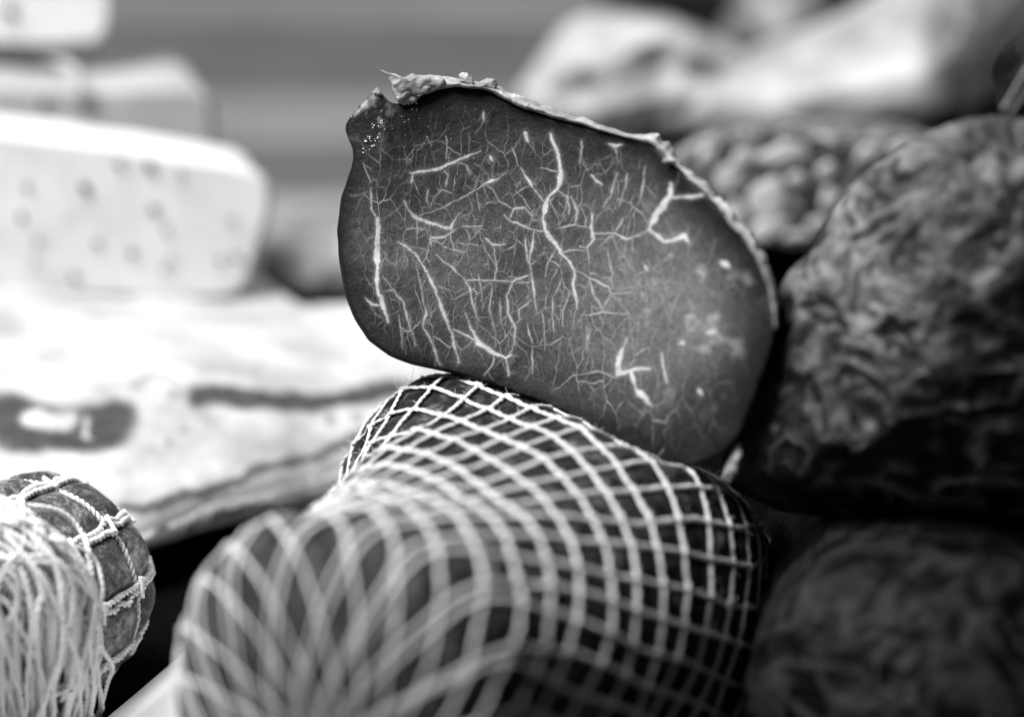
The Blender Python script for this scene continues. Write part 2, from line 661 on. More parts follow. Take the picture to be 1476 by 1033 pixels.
# white tray under the netted roast
def tray():
    a, b = PZ(np.array([150.]), np.array([1033.]), 0.014)[0], PZ(np.array([255.]), np.array([945.]), 0.014)[0]
    u = (b - a)[:2]
    u /= np.linalg.norm(u)
    nrm = np.array([u[1], -u[0]])
    base = a[:2]
    def pt(s, t, z):
        q = base + u * s + nrm * t
        return (q[0], q[1], z)
    S0, S1, W = -0.16, 0.22, 0.13
    prof = [(0.0, 0.005), (0.0, 0.012), (0.0015, 0.0145), (0.0085, 0.0145), (0.010, 0.013), (0.014, 0.008), (0.016, 0.0068)]
    rows = []
    for off, z in prof:
        r = 0.02
        ring = []
        for (cs, ct, a0) in ((S1 - r, W - r, 0), (S0 + r, W - r, 90), (S0 + r, r, 180), (S1 - r, r, 270)):
            for ang in np.linspace(a0, a0 + 90, 6):
                rr = max(r - off, 0.002)
                ring.append(pt(cs + rr * math.cos(math.radians(ang)), ct + rr * math.sin(math.radians(ang)), z))
        rows.append(ring)
    v = np.array(rows).reshape(-1, 3)
    o = mesh("serving_tray", v, ring_faces(len(prof), len(rows[0]), cap0=True, cap1=True), M_TRAY, None)
    o["label"] = "white shallow tray with a raised rim under the netted roast"
    o["category"] = "tray"


tray()

# ------------------------------------------------------------------ netted roast
def roast_surface():
    ctr = np.array([  # px, py, depth, radius
        (462, 1125, 0.592, 0.0005), (463, 1122, 0.5925, 0.012), (466, 1105, 0.595, 0.025), (475, 1068, 0.602, 0.0375), (492, 1022, 0.615, 0.0452),
        (548, 998, 0.637, 0.0500), (638, 982, 0.668, 0.0565), (710, 948, 0.702, 0.0630), (765, 908, 0.736, 0.0690),
        (778, 852, 0.768, 0.0730), (805, 835, 0.80, 0.0715), (850, 832, 0.835, 0.060), (880, 832, 0.86, 0.040), (888, 828, 0.872, 0.018), (890, 826, 0.876, 0.0006)])
    M, N = 300, 400
    pts = P(ctr[:, 0], ctr[:, 1], ctr[:, 2])
    sp = spline(np.column_stack([pts, ctr[:, 3]]), M)
    cen, rad = sp[:, :3], np.maximum(sp[:, 3], 0.0003)
    axis = (P(np.array(800.), np.array(830.), np.array(.768)) - P(np.array(490.), np.array(1030.), np.array(.61)))
    axis /= np.linalg.norm(axis)
    U = np.cross(axis, [0, 0, 1])
    U /= np.linalg.norm(U)
    V = np.cross(U, axis)
    return cen, rad, U, V, axis


R_CEN, R_RAD, R_U, R_V, R_AX = roast_surface()
# arc length along the meridian
R_ARC = np.concatenate([[0], np.cumsum(np.hypot(np.linalg.norm(np.diff(R_CEN, axis=0), axis=1), np.diff(R_RAD)))])


HAM_LOW = np.array([(380, 380), (500, 440), (540, 497), (590, 525), (640, 535), (690, 550), (740, 568), (790, 586), (840, 608), (880, 632), (920, 650), (960, 668), (1000, 676), (1040, 694), (1075, 728), (1105, 775), (1200, 830)], float)


def roast_point(s, th, lift=0.0):
    """s: 0..1 along arc, th angle; arrays of equal shape"""
    a = np.asarray(s) * R_ARC[-1]
    c = np.stack([np.interp(a, R_ARC, R_CEN[:, k]) for k in range(3)], -1)
    r = np.interp(a, R_ARC, R_RAD)
    # slightly boxy, lumpy section
    ct, st = np.cos(th), np.sin(th)
    q = (np.abs(ct) ** 2.5 + np.abs(st) ** 2.5) ** (-1 / 2.5)
    d = ct[..., None] * R_U + st[..., None] * R_V
    p = c + d * (r * q)[..., None]
    nz = fbm(p * 28, 2, 11)
    nf = fbm(p * 120, 2, 23)
    p = p + d * ((0.0030 * nz + 0.0006 * nf) * np.minimum(r / 0.03, 1) + lift)[..., None]
    # pressed down where the beef rests on it
    px_, py_ = proj(p)
    yb = np.interp(px_, HAM_LOW[:, 0], HAM_LOW[:, 1]) + 1
    ex = yb - py_
    soft = 10 * np.log1p(np.exp(np.clip(ex / 10, -30, 30)))
    soft = np.where(ex > 280, ex, soft)
    dd_ = (p - CAMP) @ FWD
    p = p - UP * (soft * 0.985 * dd_ / FPX)[..., None]
    z = p[..., 2]
    k = 0.006
    lo = 0.009
    p[..., 2] = lo + np.where((z - lo) / k > 30, z - lo, k * np.log1p(np.exp(np.clip((z - lo) / k, -40, 30))))
    return p


def build_roast():
    base = (R_CEN[150][0], R_CEN[150][1], 0.007)
    t = thing("netted_roast", "dark cured roast wrapped tightly in white diamond netting, lying on the white tray", "cured meat", base)
    NF = {1: 21, -1: 36}
    n = 460
    s = np.linspace(0.004, 0.985, n)
    a = s * R_ARC[-1]
    r = np.maximum(np.interp(a, R_ARC, R_RAD), 0.002)
    blend = smooth01(a, 0.030, 0.105)
    kaps = {}
    for fam, far in ((1, 1.2), (-1, 0.36)):
        dth = (0.40 * (1 - blend) + far * blend) / np.maximum(r, 0.012)
        kaps[fam] = fam * np.concatenate([[0], np.cumsum(0.5 * (dth[1:] + dth[:-1]) * np.diff(a))])
    jits = {}
    for fam in (1, -1):
        cell = 2 * math.pi / NF[fam]
        jits[fam] = [0.09 * cell * np.interp(np.arange(n), np.linspace(0, n, 14), rng.normal(0, 1, 14)) for _ in range(NF[fam])]
        if fam < 0:      # the gathered net bunches in pairs over the end
            for k in range(1, NF[fam], 2):
                jits[fam][k] = jits[fam][k] - 0.60 * cell * (1 - smooth01(a, 0.045, 0.105))
    # meat, swelling between the cords
    M, N = 280, 440
    S, TH = np.meshgrid(np.linspace(0, 1, M), np.linspace(0, 2 * math.pi, N, endpoint=False), indexing='ij')
    rr = np.interp(S[:, 0] * R_ARC[-1], R_ARC, R_RAD)
    dmin = np.full(S.shape, 9.0)
    for fam in (1, -1):
        cell = 2 * math.pi / NF[fam]
        cosang = 0.65 if fam > 0 else 0.94
        for k in range(NF[fam]):
            th = cell * k + kaps[fam] + jits[fam][k]
            tk = np.interp(S[:, 0], s, th)
            dd = np.abs((TH - tk[:, None] + math.pi) % (2 * math.pi) - math.pi) * rr[:, None] * cosang
            dmin = np.minimum(dmin, dd)
    bul = 0.0016 * (1 - np.exp(-(dmin / 0.0032) ** 2)) - 0.0007
    bul *= np.clip(rr / 0.04, 0, 1)[:, None]
    v = roast_point(S, TH, bul)
    mesh("meat", v.reshape(-1, 3), ring_faces(M, N, cap0=True, cap1=True), M_ROAST, t)
    mb = MB()
    fz = MB()
    for fam in (1, -1):
        cell = 2 * math.pi / NF[fam]
        for k in range(NF[fam]):
            th = cell * k + kaps[fam] + jits[fam][k]
            other = 2 * math.pi / NF[-fam]
            ph = np.cos(2 * math.pi * (th - kaps[-fam]) / other)
            knot = np.clip((ph - 0.8) / 0.2, 0, 1)
            lift = 0.0003 + 0.0005 * knot * (1 if fam > 0 else 0.3)
            c = roast_point(s, th, 0)
            nr = roast_point(s, th, 0.002) - c
            nr /= np.linalg.norm(nr, axis=1)[:, None] + 1e-12
            T = np.gradient(c, axis=0)
            T /= np.linalg.norm(T, axis=1)[:, None] + 1e-12
            B = np.cross(nr, T)
            ply = 2 * math.pi * (a / 0.0075 + k * 0.37) + 1.2 * np.interp(np.arange(n), np.linspace(0, n, 30), rng.normal(0, 1, 30))
            gath = 0.30 + 0.70 * smooth01(a, 0.0, 0.085)
            thick = np.interp(np.arange(n), np.linspace(0, n, 18), rng.uniform(0.75, 1.25, 18))
            for h in (0, 2.09, 4.19):
                off = 0.00055 * np.cos(ply + h) * gath * thick
                up = lift + 0.00024 * np.sin(ply + h)
                pts = c + B * off[:, None] + nr * up[:, None]
                rad = (0.00043 + 0.00020 * knot) * gath * (1 + 0.18 * np.interp(np.arange(n), np.linspace(0, n, 150), rng.normal(0, 1, 150)))
                tube(mb, pts, rad, 5, 0.85, nr)
            # loose fibres along the part that is in focus
            vis = np.where((nr @ -FWD > -0.25) & (s > 0.40) & (s < 0.85))[0]
            if len(vis):
                for q in rng.choice(vis, min(len(vis), 46)):
                    p0 = c[q] + nr[q] * 0.0007 + B[q] * rng.normal(0, 0.0005)
                    d0 = T[q] * rng.normal(0, 1) + B[q] * rng.normal(0, 1) + nr[q] * abs(rng.normal(0, 0.8))
                    d0 /= np.linalg.norm(d0)
                    d1 = rng.normal(0, 0.5, 3)
                    ln = rng.uniform(0.0008, 0.003)
                    pts = np.stack([p0 + d0 * ln * x + d1 * ln * x * x * 0.6 for x in (0, 0.35, 0.7, 1.0)])
                    tube(fz, pts, np.array([0.00007, 0.00007, 0.00006, 0.00004]), 3)
    net = mb.build("net", M_NET, t)
    fz.build("net_fibres", M_NET, net, kind="stuff")
    # tied end of the net
    mb = MB()
    e = roast_point(np.array([0.002]), np.array([0.0]))[0]
    for k in range(9):
        an = k * 0.7
        d = np.cos(an) * R_U + np.sin(an) * R_V
        pts = np.stack([e + d * 0.004 * (1 - q) + d * 0.006 * q * q * (1 + 0.4 * math.sin(k)) - R_AX * (0.022 * q - 0.002) for q in np.linspace(0, 1, 9)])
        tube(mb, pts, 0.0013, 6)
    ring = np.stack([e - R_AX * 0.006 + 0.004 * (math.cos(x) * R_U + math.sin(x) * R_V) for x in np.linspace(0, 2 * math.pi, 25)])
    tube(mb, ring, 0.0013, 6)
    mb.build("tied_end", M_NET, net)


build_roast()

# ------------------------------------------------------------------ cut cured beef
OUT = np.array([(497, 183), (505, 168), (516, 155), (530, 141), (543, 130), (549, 131), (556, 143), (566, 150), (580, 150), (598, 141), (622, 131), (660, 124), (700, 129),
                (740, 150), (790, 167), (840, 180), (900, 196), (940, 206), (965, 230), (1000, 262), (1030, 292), (1060, 325), (1085, 357),
                (1105, 392), (1116, 430), (1118, 470), (1110, 510), (1096, 550), (1081, 590), (1065, 630), (1040, 656), (1000, 672), (960, 668),
                (920, 650), (880, 632), (840, 608), (790, 586), (740, 568), (690, 550), (640, 535), (590, 525), (560, 513), (530, 490),
                (508, 455), (496, 420), (488, 370), (486, 330), (490, 290), (500, 260), (509, 235), (509, 215), (501, 200)], float)

VEINS = [
    ([(793, 194), (805, 223), (810, 249), (803, 273), (787, 292), (784, 313), (785, 330), (794, 345), (812, 368), (828, 391)], 8),
    ([(828, 391), (826, 410), (832, 445)], 6), ([(751, 243), (768, 269), (783, 291)], 5), ([(803, 275), (819, 285), (820, 310)], 4),
    ([(783, 333), (768, 332), (733, 317), (726, 310)], 4), ([(733, 317), (741, 300), (757, 300), (768, 314)], 3.5),
    ([(771, 333), (770, 350), (764, 375), (767, 398), (770, 430), (773, 450)], 5), ([(758, 346), (761, 372), (765, 384)], 5),
    ([(765, 396), (739, 407), (730, 427), (732, 453), (743, 474), (742, 494), (735, 511)], 4),
    ([(739, 407), (714, 404), (672, 404), (649, 384), (629, 369)], 3), ([(714, 357), (715, 404)], 3), ([(672, 404), (683, 439), (691, 462)], 4),
    ([(590, 250), (632, 243), (658, 233), (693, 218)], 6), ([(594, 249), (594, 266)], 4), ([(640, 246), (646, 255), (643, 269)], 4),
    ([(582, 289), (588, 301), (600, 317), (626, 324), (649, 329), (656, 318), (662, 308)], 5.5), ([(655, 331), (640, 342), (621, 343), (623, 354)], 4.5),
    ([(664, 327), (696, 326)], 3), ([(600, 317), (601, 350)], 3), ([(649, 336), (652, 350), (658, 362)], 3),
    ([(534, 272), (534, 301), (546, 317)], 3.5), ([(546, 315), (545, 340), (544, 384), (546, 424), (556, 450), (559, 465)], 9),
    ([(527, 430), (536, 438), (549, 441)], 5), ([(523, 236), (534, 263)], 3),
    ([(575, 349), (598, 366), (617, 392), (632, 430), (646, 465), (653, 488), (661, 523)], 5.5),
    ([(600, 384), (608, 418), (614, 453), (611, 471), (626, 500), (635, 526)], 4), ([(552, 398), (582, 439), (588, 462), (600, 500)], 3.5),
    ([(575, 456), (582, 503)], 2.5), ([(653, 474), (670, 482), (688, 492)], 5), ([(672, 452), (680, 474), (688, 492), (713, 511), (730, 516), (738, 511)], 7),
    ([(730, 516), (733, 543)], 3.5), ([(712, 514), (711, 525), (698, 540)], 3), ([(810, 404), (797, 430), (797, 477)], 3.5),
    ([(710, 410), (706, 445), (714, 479)], 3.5), ([(766, 433), (749, 447), (748, 462)], 3.5), ([(643, 196), (646, 211), (643, 228)], 3),
    ([(614, 196), (621, 211)], 2.5), ([(757, 191), (763, 205)], 5), ([(697, 162), (698, 173)], 3.5), ([(739, 214), (748, 240)], 3),
    ([(780, 243), (807, 249)], 2.5), ([(687, 278), (691, 301)], 2.5), ([(728, 252), (698, 266), (661, 289), (603, 313)], 2.8),
    ([(712, 259), (700, 265)], 4.5), ([(672, 240), (677, 252)], 3.5), ([(707, 225), (709, 234)], 5), ([(618, 275), (616, 292)], 4),
    ([(710, 275), (716, 289), (739, 301)], 2.6), ([(852, 253), (868, 268)], 5.5), ([(877, 207), (886, 211), (896, 208)], 5), ([(887, 211), (890, 234)], 2.5),
    ([(838, 205), (836, 234)], 4), ([(870, 301), (884, 269), (890, 249)], 3.5),
    ([(967, 265), (966, 281), (948, 307), (937, 330), (957, 350)], 9), ([(957, 350), (972, 346), (986, 340), (993, 350)], 8),
    ([(967, 285), (992, 284), (1016, 281)], 6), ([(937, 332), (919, 340), (902, 345), (887, 336), (854, 337)], 4),
    ([(854, 307), (852, 330), (855, 347), (846, 359)], 6), ([(852, 330), (830, 323), (800, 332)], 3), ([(887, 336), (899, 316)], 4),
    ([(823, 284), (833, 307), (830, 323)], 3.5), ([(827, 390), (850, 400), (877, 414), (881, 425), (868, 448)], 3.2), ([(850, 400), (858, 429), (870, 448)], 3.2),
    ([(877, 363), (883, 398)], 3.5), ([(881, 425), (912, 421)], 3.2), ([(850, 479), (844, 499)], 3.5), ([(839, 454), (870, 450), (905, 452)], 3.2),
    ([(903, 487), (891, 518), (893, 539), (908, 535), (937, 531)], 8), ([(910, 534), (916, 561), (939, 584)], 9),
    ([(953, 510), (956, 530), (961, 553)], 6), ([(1040, 378), (1050, 384)], 10), ([(1018, 480), (1034, 480)], 9), ([(979, 495), (986, 496)], 8),
    ([(1005, 561), (1011, 570)], 7), ([(928, 382), (934, 392)], 6), ([(830, 540), (860, 536), (890, 545)], 3), ([(835, 356), (846, 359), (850, 380)], 3.2),
    ([(768, 500), (768, 540)], 2.6), ([(800, 360), (790, 380), (786, 400)], 2.6), ([(700, 345), (712, 354), (730, 352)], 4), ([(660, 350), (690, 356)], 2.4),
    ([(820, 420), (812, 450), (810, 470)], 2.6), ([(845, 470), (846, 510)], 2.6), ([(780, 450), (786, 480), (784, 505)], 2.6), ([(760, 470), (768, 495)], 2.6),
    ([(905, 250), (900, 275), (893, 300)], 3), ([(930, 240), (926, 270), (920, 295)], 3), ([(720, 430), (722, 460)], 2.4), ([(690, 395), (694, 425)], 2.4),
]


def side_branches():
    """thin secondary veins that leave the traced ones"""
    r = np.random.default_rng(19)
    more = []
    for pts, wd in VEINS:
        pts = np.array(pts, float)
        L = np.linalg.norm(np.diff(pts, axis=0), axis=1).sum()
        for _ in range(int(max(1, L / 26))):
            k = r.integers(0, len(pts) - 1)
            q = r.random()
            p = pts[k] + (pts[k + 1] - pts[k]) * q
            tg = pts[k + 1] - pts[k]
            a = math.atan2(tg[1], tg[0]) + r.choice([-1, 1]) * r.uniform(0.5, 1.4)
            if r.random() < 0.5:
                a = r.choice([-1, 1]) * math.pi / 2 + r.normal(0, 0.3)
            ln = r.uniform(10, 44)
            line = [p]
            for _ in range(4):
                p = p + ln / 4 * np.array([math.cos(a), math.sin(a)])
                a += r.normal(0, 0.35)
                line.append(p)
            more.append(([tuple(c) for c in line], r.uniform(1.4, 2.6)))
    return more


def ham_depth(x, y):
    return FOCUS - 0.072 * np.clip((x - 600) / 520, 0, 1.1) ** 2 + 0.004 * np.clip((560 - x) / 70, 0, 1) ** 2 - 0.006 * np.clip((y - 400) / 270, 0, 1)


def build_beef():
    t = thing("cured_beef", "cut piece of dark cured beef with pale fat veins on top of netted roast", "cured meat",
              P(np.array(800.), np.array(640.), np.array(0.80)))
    N, M = 1000, 240
    out = resample(OUT, N, True, 3.0)
    ph = np.linspace(0, 2 * math.pi, N, endpoint=False)
    jag = 1.1 * fbm(np.stack([out[:, 0] * 0.06, out[:, 1] * 0.06, ph * 0], -1), 3, 41)
    cen = np.array([800., 405.])
    dirv = (out - cen) / np.linalg.norm(out - cen, axis=1)[:, None]
    out = out + dirv * jag[:, None]
    tt = np.concatenate([[0.002], np.linspace(0.01, 0.985, M - 6), np.linspace(0.989, 1, 5)])
    XY = cen + (out - cen)[None] * tt[:, None, None]
    x, y = XY[..., 0], XY[..., 1]
    edge = (1 - tt[:, None]) * np.linalg.norm(out - cen, axis=1)[None]      # px to the rim
    d = ham_depth(x, y) + 0.0016 * np.clip(1 - edge / 7, 0, 1) ** 2
    d = d + 0.0012 * fbm(np.stack([x * 0.012, y * 0.012, x * 0], -1), 3, 51)
    v = P(x, y, d)
    xf, yf = x.ravel(), y.ravel()
    wob = 3.2 * np.stack([fbm(np.stack([xf * .06, yf * .06, xf * 0], -1), 4, 61, 0.6), fbm(np.stack([xf * .06, yf * .06, xf * 0 + 9], -1), 4, 67, 0.6)], -1)
    fat = np.maximum(polydist(xf + wob[:, 0], yf + wob[:, 1], VEINS), 0.46 * polydist(xf + wob[:, 0], yf + wob[:, 1], side_branches()))
    fat *= 0.80 + 0.25 * fbm(np.stack([xf * .09, yf * .09, xf * 0], -1), 2, 71)
    # blotchy pale gristle towards the right
    bl = fbm(np.stack([xf * .03, yf * .03, xf * 0 + 3], -1), 4, 81)
    soft = smooth01(bl, 0.15, 0.6) * np.exp(-(((xf - 990) / 95) ** 2 + ((yf - 420) / 120) ** 2)) * 0.55
    horn = smooth01(fbm(np.stack([xf * .08, yf * .08, xf * 0 + 5], -1), 3, 83), -0.1, 0.6) * np.exp(-(((xf - 530) / 28) ** 2 + ((yf - 165) / 32) ** 2)) * 0.55
    fat = np.clip(np.maximum(np.maximum(fat, soft), horn), 0, 1)
    e = edge.ravel()
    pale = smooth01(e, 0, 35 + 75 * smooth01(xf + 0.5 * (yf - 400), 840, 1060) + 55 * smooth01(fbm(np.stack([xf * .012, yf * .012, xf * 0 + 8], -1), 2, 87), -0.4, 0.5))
    pale *= 0.24 + 0.76 * np.clip(np.exp(-(((xf - 955) / 120) ** 2 + ((yf - 430) / 110) ** 2)) + 0.34 * np.exp(-(((xf - 640) / 120) ** 2 + ((yf - 350) / 90) ** 2)), 0, 1)  # paler centre-right: the glow of the light put into the meat colour
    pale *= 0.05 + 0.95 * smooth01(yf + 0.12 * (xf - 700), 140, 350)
    web = smooth01(e, 10, 60) * (1 - 0.55 * smooth01(xf, 900, 1000)) * (0.35 + 0.65 * smooth01(yf, 170, 300))
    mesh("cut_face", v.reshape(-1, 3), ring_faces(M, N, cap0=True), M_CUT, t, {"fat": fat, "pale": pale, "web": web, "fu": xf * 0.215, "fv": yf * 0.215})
    # body behind the face
    K = 75
    sub = out[::2]
    front = P(sub[:, 0], sub[:, 1], ham_depth(sub[:, 0], sub[:, 1]) + 0.0015)
    axis = np.array([0.03, 0.95, -0.30])
    axis /= np.linalg.norm(axis)
    c0 = front.mean(0)
    rows = []
    for k, q in enumerate(np.linspace(0, 1, K)):
        if q < 0.72:
            g = 1.0 - 0.07 * (q / 0.72) - 0.09 * (q / .72) ** 2
        else:
            g = 0.84 * math.sqrt(max(1 - ((q - 0.72) / 0.28) ** 2, 0.0002))
        L = 0.085 * q
        p = c0 + (front - c0) * g + axis * L
        dd = (front - c0)
        dd /= np.linalg.norm(dd, axis=1)[:, None]
        p = p + dd * (0.0022 * fbm(p * 60, 3, 91) * min(1, q * 8))[:, None]
        rows.append(p)
    rows = np.array(rows)
    mesh("body", rows.reshape(-1, 3), ring_faces(K, len(sub), cap1=True), M_DARKSKIN, t)

    # dry rind along the top and the right
    inner = resample([(572, 149), (585, 147), (602, 141), (625, 131), (660, 125), (700, 129), (738, 150), (790, 168), (850, 184), (905, 199), (940, 208), (962, 231),
                      (985, 252), (1008, 270), (1030, 296), (1055, 325), (1075, 350), (1094, 384), (1107, 420), (1114, 450), (1116, 475)], 420, False, 3)
    outer = resample([(566, 128), (578, 114), (592, 108), (622, 108), (655, 113), (690, 119), (716, 123), (742, 136), (772, 147), (803, 158), (845, 171), (882, 184), (905, 192), (938, 193),
                      (954, 187), (972, 204), (990, 229), (1012, 246), (1034, 266), (1054, 290), (1082, 322), (1104, 353), (1118, 390), (1126, 430), (1123, 476)], 420, False, 3)
    u = np.linspace(0, 1, 420)
    n1 = fbm(np.stack([u * 60, u * 0, u * 0], -1), 3, 101)
    n2 = fbm(np.stack([u * 26, u * 0 + 4, u * 0], -1), 3, 103)
    dv = outer - inner
    outer = outer + dv * (0.22 * n1 - 0.36 * smooth01(u, 0.40, 0.6))[:, None]
    inner = inner + dv * (0.18 * n2)[:, None]
    J = 9
    ring = []
    for j in range(J):
        q = j / (J - 1)
        xy = inner + (outer - inner) * q
        bump = 0.0012 * fbm(np.stack([xy[:, 0] * .07, xy[:, 1] * .07, xy[:, 0] * 0], -1), 4, 111)
        groove = 0.0014 * np.exp(-((q - 0.6) / 0.12) ** 2) * smooth01(xy[:, 0], 960, 1020) * (0.4 + smooth01(n2, -.2, .4))
        dd = ham_depth(xy[:, 0], xy[:, 1]) - 0.0012 - 0.0022 * math.sin(math.pi * min(q * 1.15, 1)) + bump + groove + 0.004 * q * q
        ring.append(P(xy[:, 0], xy[:, 1], dd))
    for j in range(J):
        q = 1 - j / (J - 1)
        xy = inner + (outer - inner) * (q * 0.9)
        dd = ham_depth(xy[:, 0], xy[:, 1]) + 0.006 + 0.016 * q
        ring.append(P(xy[:, 0], xy[:, 1], dd))
    ring = np.array(ring).transpose(1, 0, 2)
    rind = mesh("rind", ring.reshape(-1, 3), ring_faces(420, 2 * J, cap0=True, cap1=True), M_RIND, t, label="pale dried rind along the top edge of the cut beef")

    def flap(name, poly, dz, th, seed, mat=M_RIND):
        o = resample(poly, 90, True, 1.2)
        o = o + 0.7 * np.stack([fbm(np.stack([o[:, 0] * .2, o[:, 1] * .2, o[:, 0] * 0], -1), 2, seed), fbm(np.stack([o[:, 0] * .2, o[:, 1] * .2, o[:, 0] * 0 + 7], -1), 2, seed)], -1)
        c = o.mean(0)
        rows = []
        for sgn in (-1, 1):
            ts = np.linspace(0.02, 1, 12) if sgn < 0 else np.linspace(1, 0.02, 12)[1:]
            for q in ts:
                xy = c + (o - c) * q
                h = th * 0.5 * (1 - q ** 3)
                nn = 0.0009 * fbm(np.stack([xy[:, 0] * .08, xy[:, 1] * .08, xy[:, 0] * 0], -1), 3, seed + 2)
                rows.append(P(xy[:, 0], xy[:, 1], ham_depth(xy[:, 0], xy[:, 1]) + dz + sgn * h + nn))
        rows = np.array(rows)
        return mesh(name, rows.reshape(-1, 3), ring_faces(len(rows), 90, cap0=True, cap1=True), mat, rind)

    flap("rind_flap", [(546, 99), (553, 103), (563, 105), (574, 108), (583, 116), (600, 108), (622, 109), (642, 113), (644, 121), (626, 131), (606, 138), (590, 137), (577, 135), (568, 127), (560, 114)], -0.002, 0.0030, 5)
    flap("rind_flap", [(564, 122), (574, 131), (590, 138), (606, 139), (600, 147), (585, 151), (573, 146), (567, 136)], -0.001, 0.0026, 9)
    flap("rind_flap", [(661, 108), (666, 104), (673, 105), (681, 113), (684, 122), (682, 129), (672, 122), (662, 118)], -0.002, 0.0030, 13)
    flap("rind_flap", [(688, 126), (691, 118), (702, 113), (714, 114), (718, 122), (714, 131), (702, 129)], -0.002, 0.0030, 17)
    flap("rind_flap", [(536, 134), (543, 126), (548, 130), (552, 137), (544, 138)], -0.0005, 0.0020, 21)
    flap("rind_flap", [(954, 232), (958, 226), (968, 225), (976, 232), (970, 236), (962, 233), (957, 236)], -0.003, 0.0024, 25)

    flap("rind_flap", [(1040, 690), (1046, 668), (1060, 640), (1068, 634), (1070, 656), (1064, 684), (1052, 698)], 0.006, 0.006, 29)
    # salt grains
    mb = MB()
    spots = []
    for _ in range(44):
        q = rng.random()
        bx, by = 524 + 34 * q, 216 - 48 * q
        spots.append((bx + rng.normal(0, 6), by + rng.normal(0, 7), 0.9))
    for _ in range(35):
        spots.append((rng.uniform(560, 700), rng.uniform(150, 260), 0.45))
    for _ in range(40):
        spots.append((rng.uniform(660, 830), rng.uniform(400, 540), 0.45))
    for _ in range(18):
        spots.append((rng.normal(680, 12), rng.normal(455, 8), 0.7))
    for _ in range(16):
        q = rng.random()
        spots.append((575 + 26 * q, 148 + 3 * math.sin(q * 3) + rng.normal(0, 1), 0.9))
    for _ in range(30):
        q = rng.random()
        spots.append((505 + 42 * q, 172 - 44 * q + rng.normal(0, 1.5), 0.7))
    octv = np.array([(1, 0, 0), (-1, 0, 0), (0, 1, 0), (0, -1, 0), (0, 0, 1), (0, 0, -1)], float)
    octf = [[0, 2, 4], [2, 1, 4], [1, 3, 4], [3, 0, 4], [2, 0, 5], [1, 2, 5], [3, 1, 5], [0, 3, 5]]
    for (sx, sy, k) in spots:
        c = P(np.array(sx), np.array(sy), ham_depth(np.array(sx), np.array(sy)) - 0.0001)
        R = 0.00017 * k * rng.uniform(0.4, 2.0)
        mb.add(c + octv * R * rng.uniform(0.6, 1.4, (6, 1)), octf)
    mb.build("salt_grains", M_SALT, t, smooth=False, kind="stuff")


build_beef()


# ------------------------------------------------------------------ generic domed pieces (outline traced, own depth and thickness)
def loaf(name, outline, Y, dome, length, mat, parent, N=260, M=110, yaw=0.0, lump=0.002, lscale=50, seed=0, sigma=3, dp=2.4, back=(0.05, 1, 0.0), taper=0.8,
         zmin=None, attrs=None, bevel=None, x0=0.0, wrinkle=0.0, wscale=55):
    out = resample(outline, N, True, sigma)
    cen = out.mean(0)
    rows = []
    ax = np.array(back, float)
    ax /= np.linalg.norm(ax)
    base = PV(out[:, 0], out[:, 1], Y, yaw, x0)
    c3 = base.mean(0)
    toward = np.array([yaw, -1.0, 0.0])
    toward /= np.linalg.norm(toward)
    ts = np.concatenate([[0.003], np.sin(np.linspace(0.03, 0.5, M) * math.pi)])
    for q in ts:
        if bevel is None:
            h = dome * (1 - q ** dp)
        else:
            bq = 1 - bevel
            h = dome if q < bq else dome * math.sqrt(max(0, 1 - ((q - bq) / bevel) ** 2))
        rows.append(c3 + (base - c3) * q + toward * h)
    for q in np.linspace(0, 1, 40)[1:]:
        if q < 0.75:
            g = 1 - (1 - taper) * (q / .75)
        else:
            g = taper * math.sqrt(max(1 - ((q - .75) / .25) ** 2, 1e-4))
        rows.append(c3 + (base - c3) * g + ax * length * q)
    rows = np.array(rows)
    # lumps along the outward direction
    dirs = rows - c3
    dirs /= np.linalg.norm(dirs, axis=2)[..., None] + 1e-9
    rows = rows + dirs * (lump * fbm(rows * lscale, 4, seed))[..., None]
    at = {}
    if wrinkle:
        wq = rows * wscale
        wq = wq + 1.1 * np.stack([fbm(rows * wscale * 0.45 + 11 * k, 2, seed + 31 + k) for k in range(3)], -1)
        rg = 1 - np.abs(fbm(wq, 3, seed + 41, 0.45)) * 3.2
        rg = np.clip(rg, -1, 1)
        patch = smooth01(fbm(rows * 22, 2, seed + 51), -0.35, 0.25)
        fade = np.ones(len(rows))
        fade[:len(ts)] = 1 - 0.85 * ts ** 5
        fade[len(ts):] = 0.15
        rows = rows + dirs * (wrinkle * rg * (0.35 + 0.65 * patch) * fade[:, None])[..., None]
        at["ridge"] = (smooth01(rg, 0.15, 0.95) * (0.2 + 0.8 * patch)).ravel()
    if zmin is not None:
        z = rows[..., 2]
        k = 0.004
        rows[..., 2] = zmin + np.where((z - zmin) / k > 30, z - zmin, k * np.log1p(np.exp(np.clip((z - zmin) / k, -40, 30))))
    v = rows.reshape(-1, 3)
    if attrs:
        at.update(attrs(v))
    return mesh(name, v, ring_faces(len(rows), N, cap0=True, cap1=True), mat, parent, at)


# right-hand cured meat
OUT_R = [(1560, 168), (1476, 166), (1400, 168), (1335, 182), (1285, 210), (1238, 256), (1200, 312), (1162, 364), (1126, 416), (1098, 468), (1072, 540),
         (1052, 600), (1040, 660), (1056, 712), (1120, 734), (1220, 742), (1340, 748), (1476, 748), (1580, 740), (1660, 660), (1700, 540), (1710, 400), (1670, 270)]
t = thing("cured_ham_piece", "large mottled dark cured ham piece with wrinkled crust beside the veined beef", "cured meat", PV(np.array(1380.), np.array(735.), 0.69))
loaf("meat", OUT_R, 0.662, 0.030, 0.15, M_MOT, t, 420, 150, yaw=-0.15, lump=0.0025, lscale=60, seed=201, dp=2.2, x0=0.12, back=(0.05, 1, -0.33), taper=0.72, wrinkle=0.0026, wscale=80)
